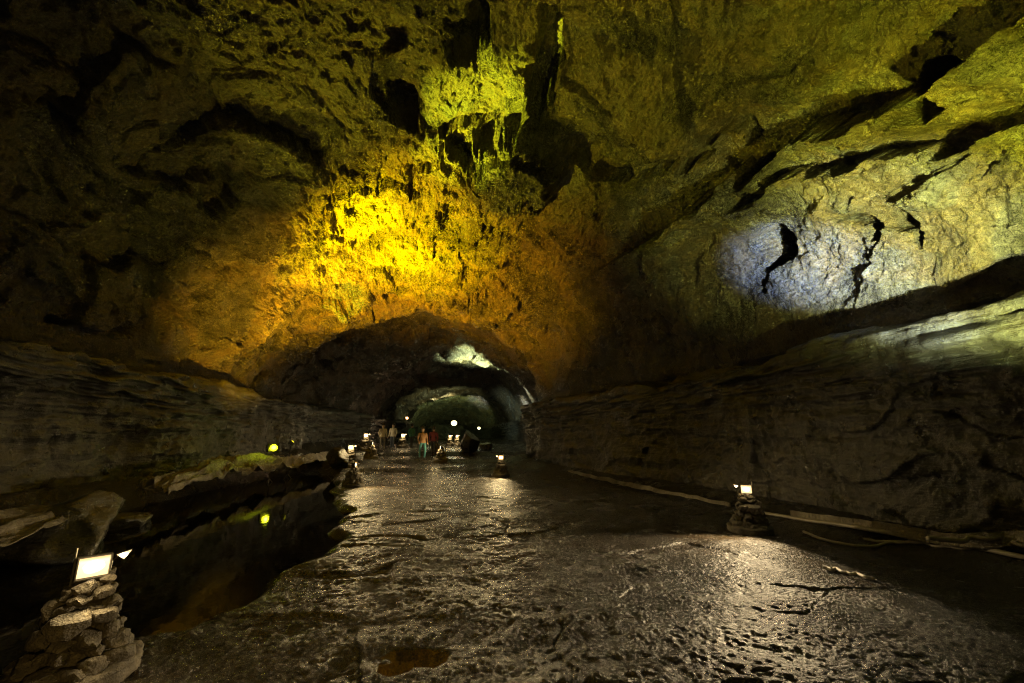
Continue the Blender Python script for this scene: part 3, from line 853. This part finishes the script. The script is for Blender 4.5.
# lamps of the stands
spot('stand_light_near', hA + dA * .12, hA + dA * 1.2 + Vector((0, 0, -.25)), 30, WARM, 150, .4, .05)
spot('stand_light_right', hB + dB * .12, hB + dB * 4 + Vector((-2.2, 0, -1.9)), 1900, (1, .76, .42), 92, .5, .05)
spot('stand_light_lone', hC + dC * .15, hC + dC * 4 + Vector((-2.2, 0, -2.4)), 1500, WARM, 84, .5, .05)
spot('stand_light_pool', hD + dD * .15, hD + dD * 4 + Vector((-1, -2.5, -2.4)), 1400, WARM, 84, .5, .05)
for h, d, e in ((hA, dA, 6), (hB, dB, 5), (hC, dC, 8), (hD, dD, 8)):
    point('stand_light_spill', h + Vector((0, 0, .13)) + d * .15, e, WARM, .03)
for h, d, e in ((hE, dE, 26), (hF, dF, 36), (hJ, dJ, 60), (hK, dK, 60), (hL, dL, 40), (hG, dG, 30), (hI, dI, 40)):
    point('stand_light_far', h + d * .25, e, WARM, .06)
point('lamp_green', f1p + Vector((.12, -.25, 0)), 4, LIME, .05)
# floods down the cave, and added beams that have no fixture
spot('fill_arch', (4.6, 31.5, 1.4), ceil_far(478, 366, 37.5), 110000, (.80, 1, .50), 40, 1.0, .1)  # added beam from bare floor to light the second arch's rim
spot('fill_arch_right', (3.6, 33.0, 1.4), ceil_far(522, 392, 36.0), 16000, (.9, 1, .75), 26, 1.0, .1)  # added too, brightens the right side of that rim
spot('flood_far', f3p + Vector((0, .7, .1)), f3p + Vector((-1.5, 8, 3.5)), 1700, (.95, 1, .45), 100, .8, .1)
spot('flood_far_side', f3p + Vector((.4, -.3, .2)), f3p + Vector((6, 2.5, .8)), 1500, (.75, 1, .75), 70, .9, .1)
spot('flood_right_rocks', f4p + Vector((.5, -.2, .1)), ceil_far(512, 413, 45.0), 14000, (.9, 1, .85), 26, 1.0, .1)
spot('flood_end_rocks', f3p + Vector((0, .8, 0)), ceil_far(468, 410, 62.0), 70000, (.88, 1, .90), 11, 1.0, .1)
spot('flood_right_far', f4p + Vector((.5, 0, 0)), f4p + Vector((5, 3, 0)), 500, (.85, 1, .8), 90, .9, .1)
point('lamp_orange', f5p + Vector((0, -.5, 0)), 60, (1, .6, .3), .1)
spot('fill_third_arch', (1.0, 55.0, 2.0), (1.6, 60.5, 6.6), 34000, (1, .95, .45), 40, .7, .1)  # added beam for the third arch's rim, no lamp stands here
spot('fill_bend', (6.0, 66.0, 2.0), (4.0, 80.0, 6.0), 8000, (.75, 1, .35), 80, .7, .1)  # added light so the tunnel beyond the third arch isn't black
# unseen warm path lamp behind the viewer, then two added fill lights
spot('path_lamp_behind', (1.6, -2.2, 1.3), (-.7, 3.4, 0), 360, (1, .64, .15), 60, 1.0, .06)
spot('fill_behind_left', (2.0, -4.0, 1.2), (-7, 9.0, 4.6), 34, (1, .80, .5), 90, .9, .1)  # added dim fill towards the left wall

point('fill_back', (1.0, -9.0, 2.2), 20, (1, .80, .42), .15)  # added weak fill that lifts the darkest rock

# ------------------------------------------------------------------ world (no daylight reaches the cave)
w = bpy.data.worlds.new('World'); SC.world = w; w.use_nodes = True
nt = w.node_tree; bg = nt.nodes['Background']
sky = nt.nodes.new('ShaderNodeTexSky'); sky.sky_type = 'NISHITA'; sky.sun_disc = False
sky.sun_elevation = R(35); sky.sun_rotation = R(150)
nt.links.new(sky.outputs[0], bg.inputs[0]); bg.inputs[1].default_value = .05

cam = bpy.data.cameras.new('camera'); cam.sensor_width = 36; cam.lens = F / 1024 * 36
cam.clip_start = .05; cam.clip_end = 400
co = bpy.data.objects.new('camera', cam); COL.objects.link(co)
co.location = CAM.tolist(); co.rotation_euler = (math.pi / 2 + PITCH, 0, -YAW)
SC.camera = co
SC.view_settings.view_transform = 'Standard'; SC.view_settings.look = 'None'
SC.view_settings.exposure = 0; SC.view_settings.gamma = 1
SC.cycles.use_denoising = True; SC.cycles.denoising_prefilter = 'NONE'; SC.cycles.denoising_input_passes = 'RGB_ALBEDO_NORMAL'
SC.cycles.max_bounces = 5; SC.cycles.diffuse_bounces = 3; SC.cycles.glossy_bounces = 2
SC.cycles.sample_clamp_indirect = .8; SC.cycles.sample_clamp_direct = 12
SC.cycles.filter_width = 1.2
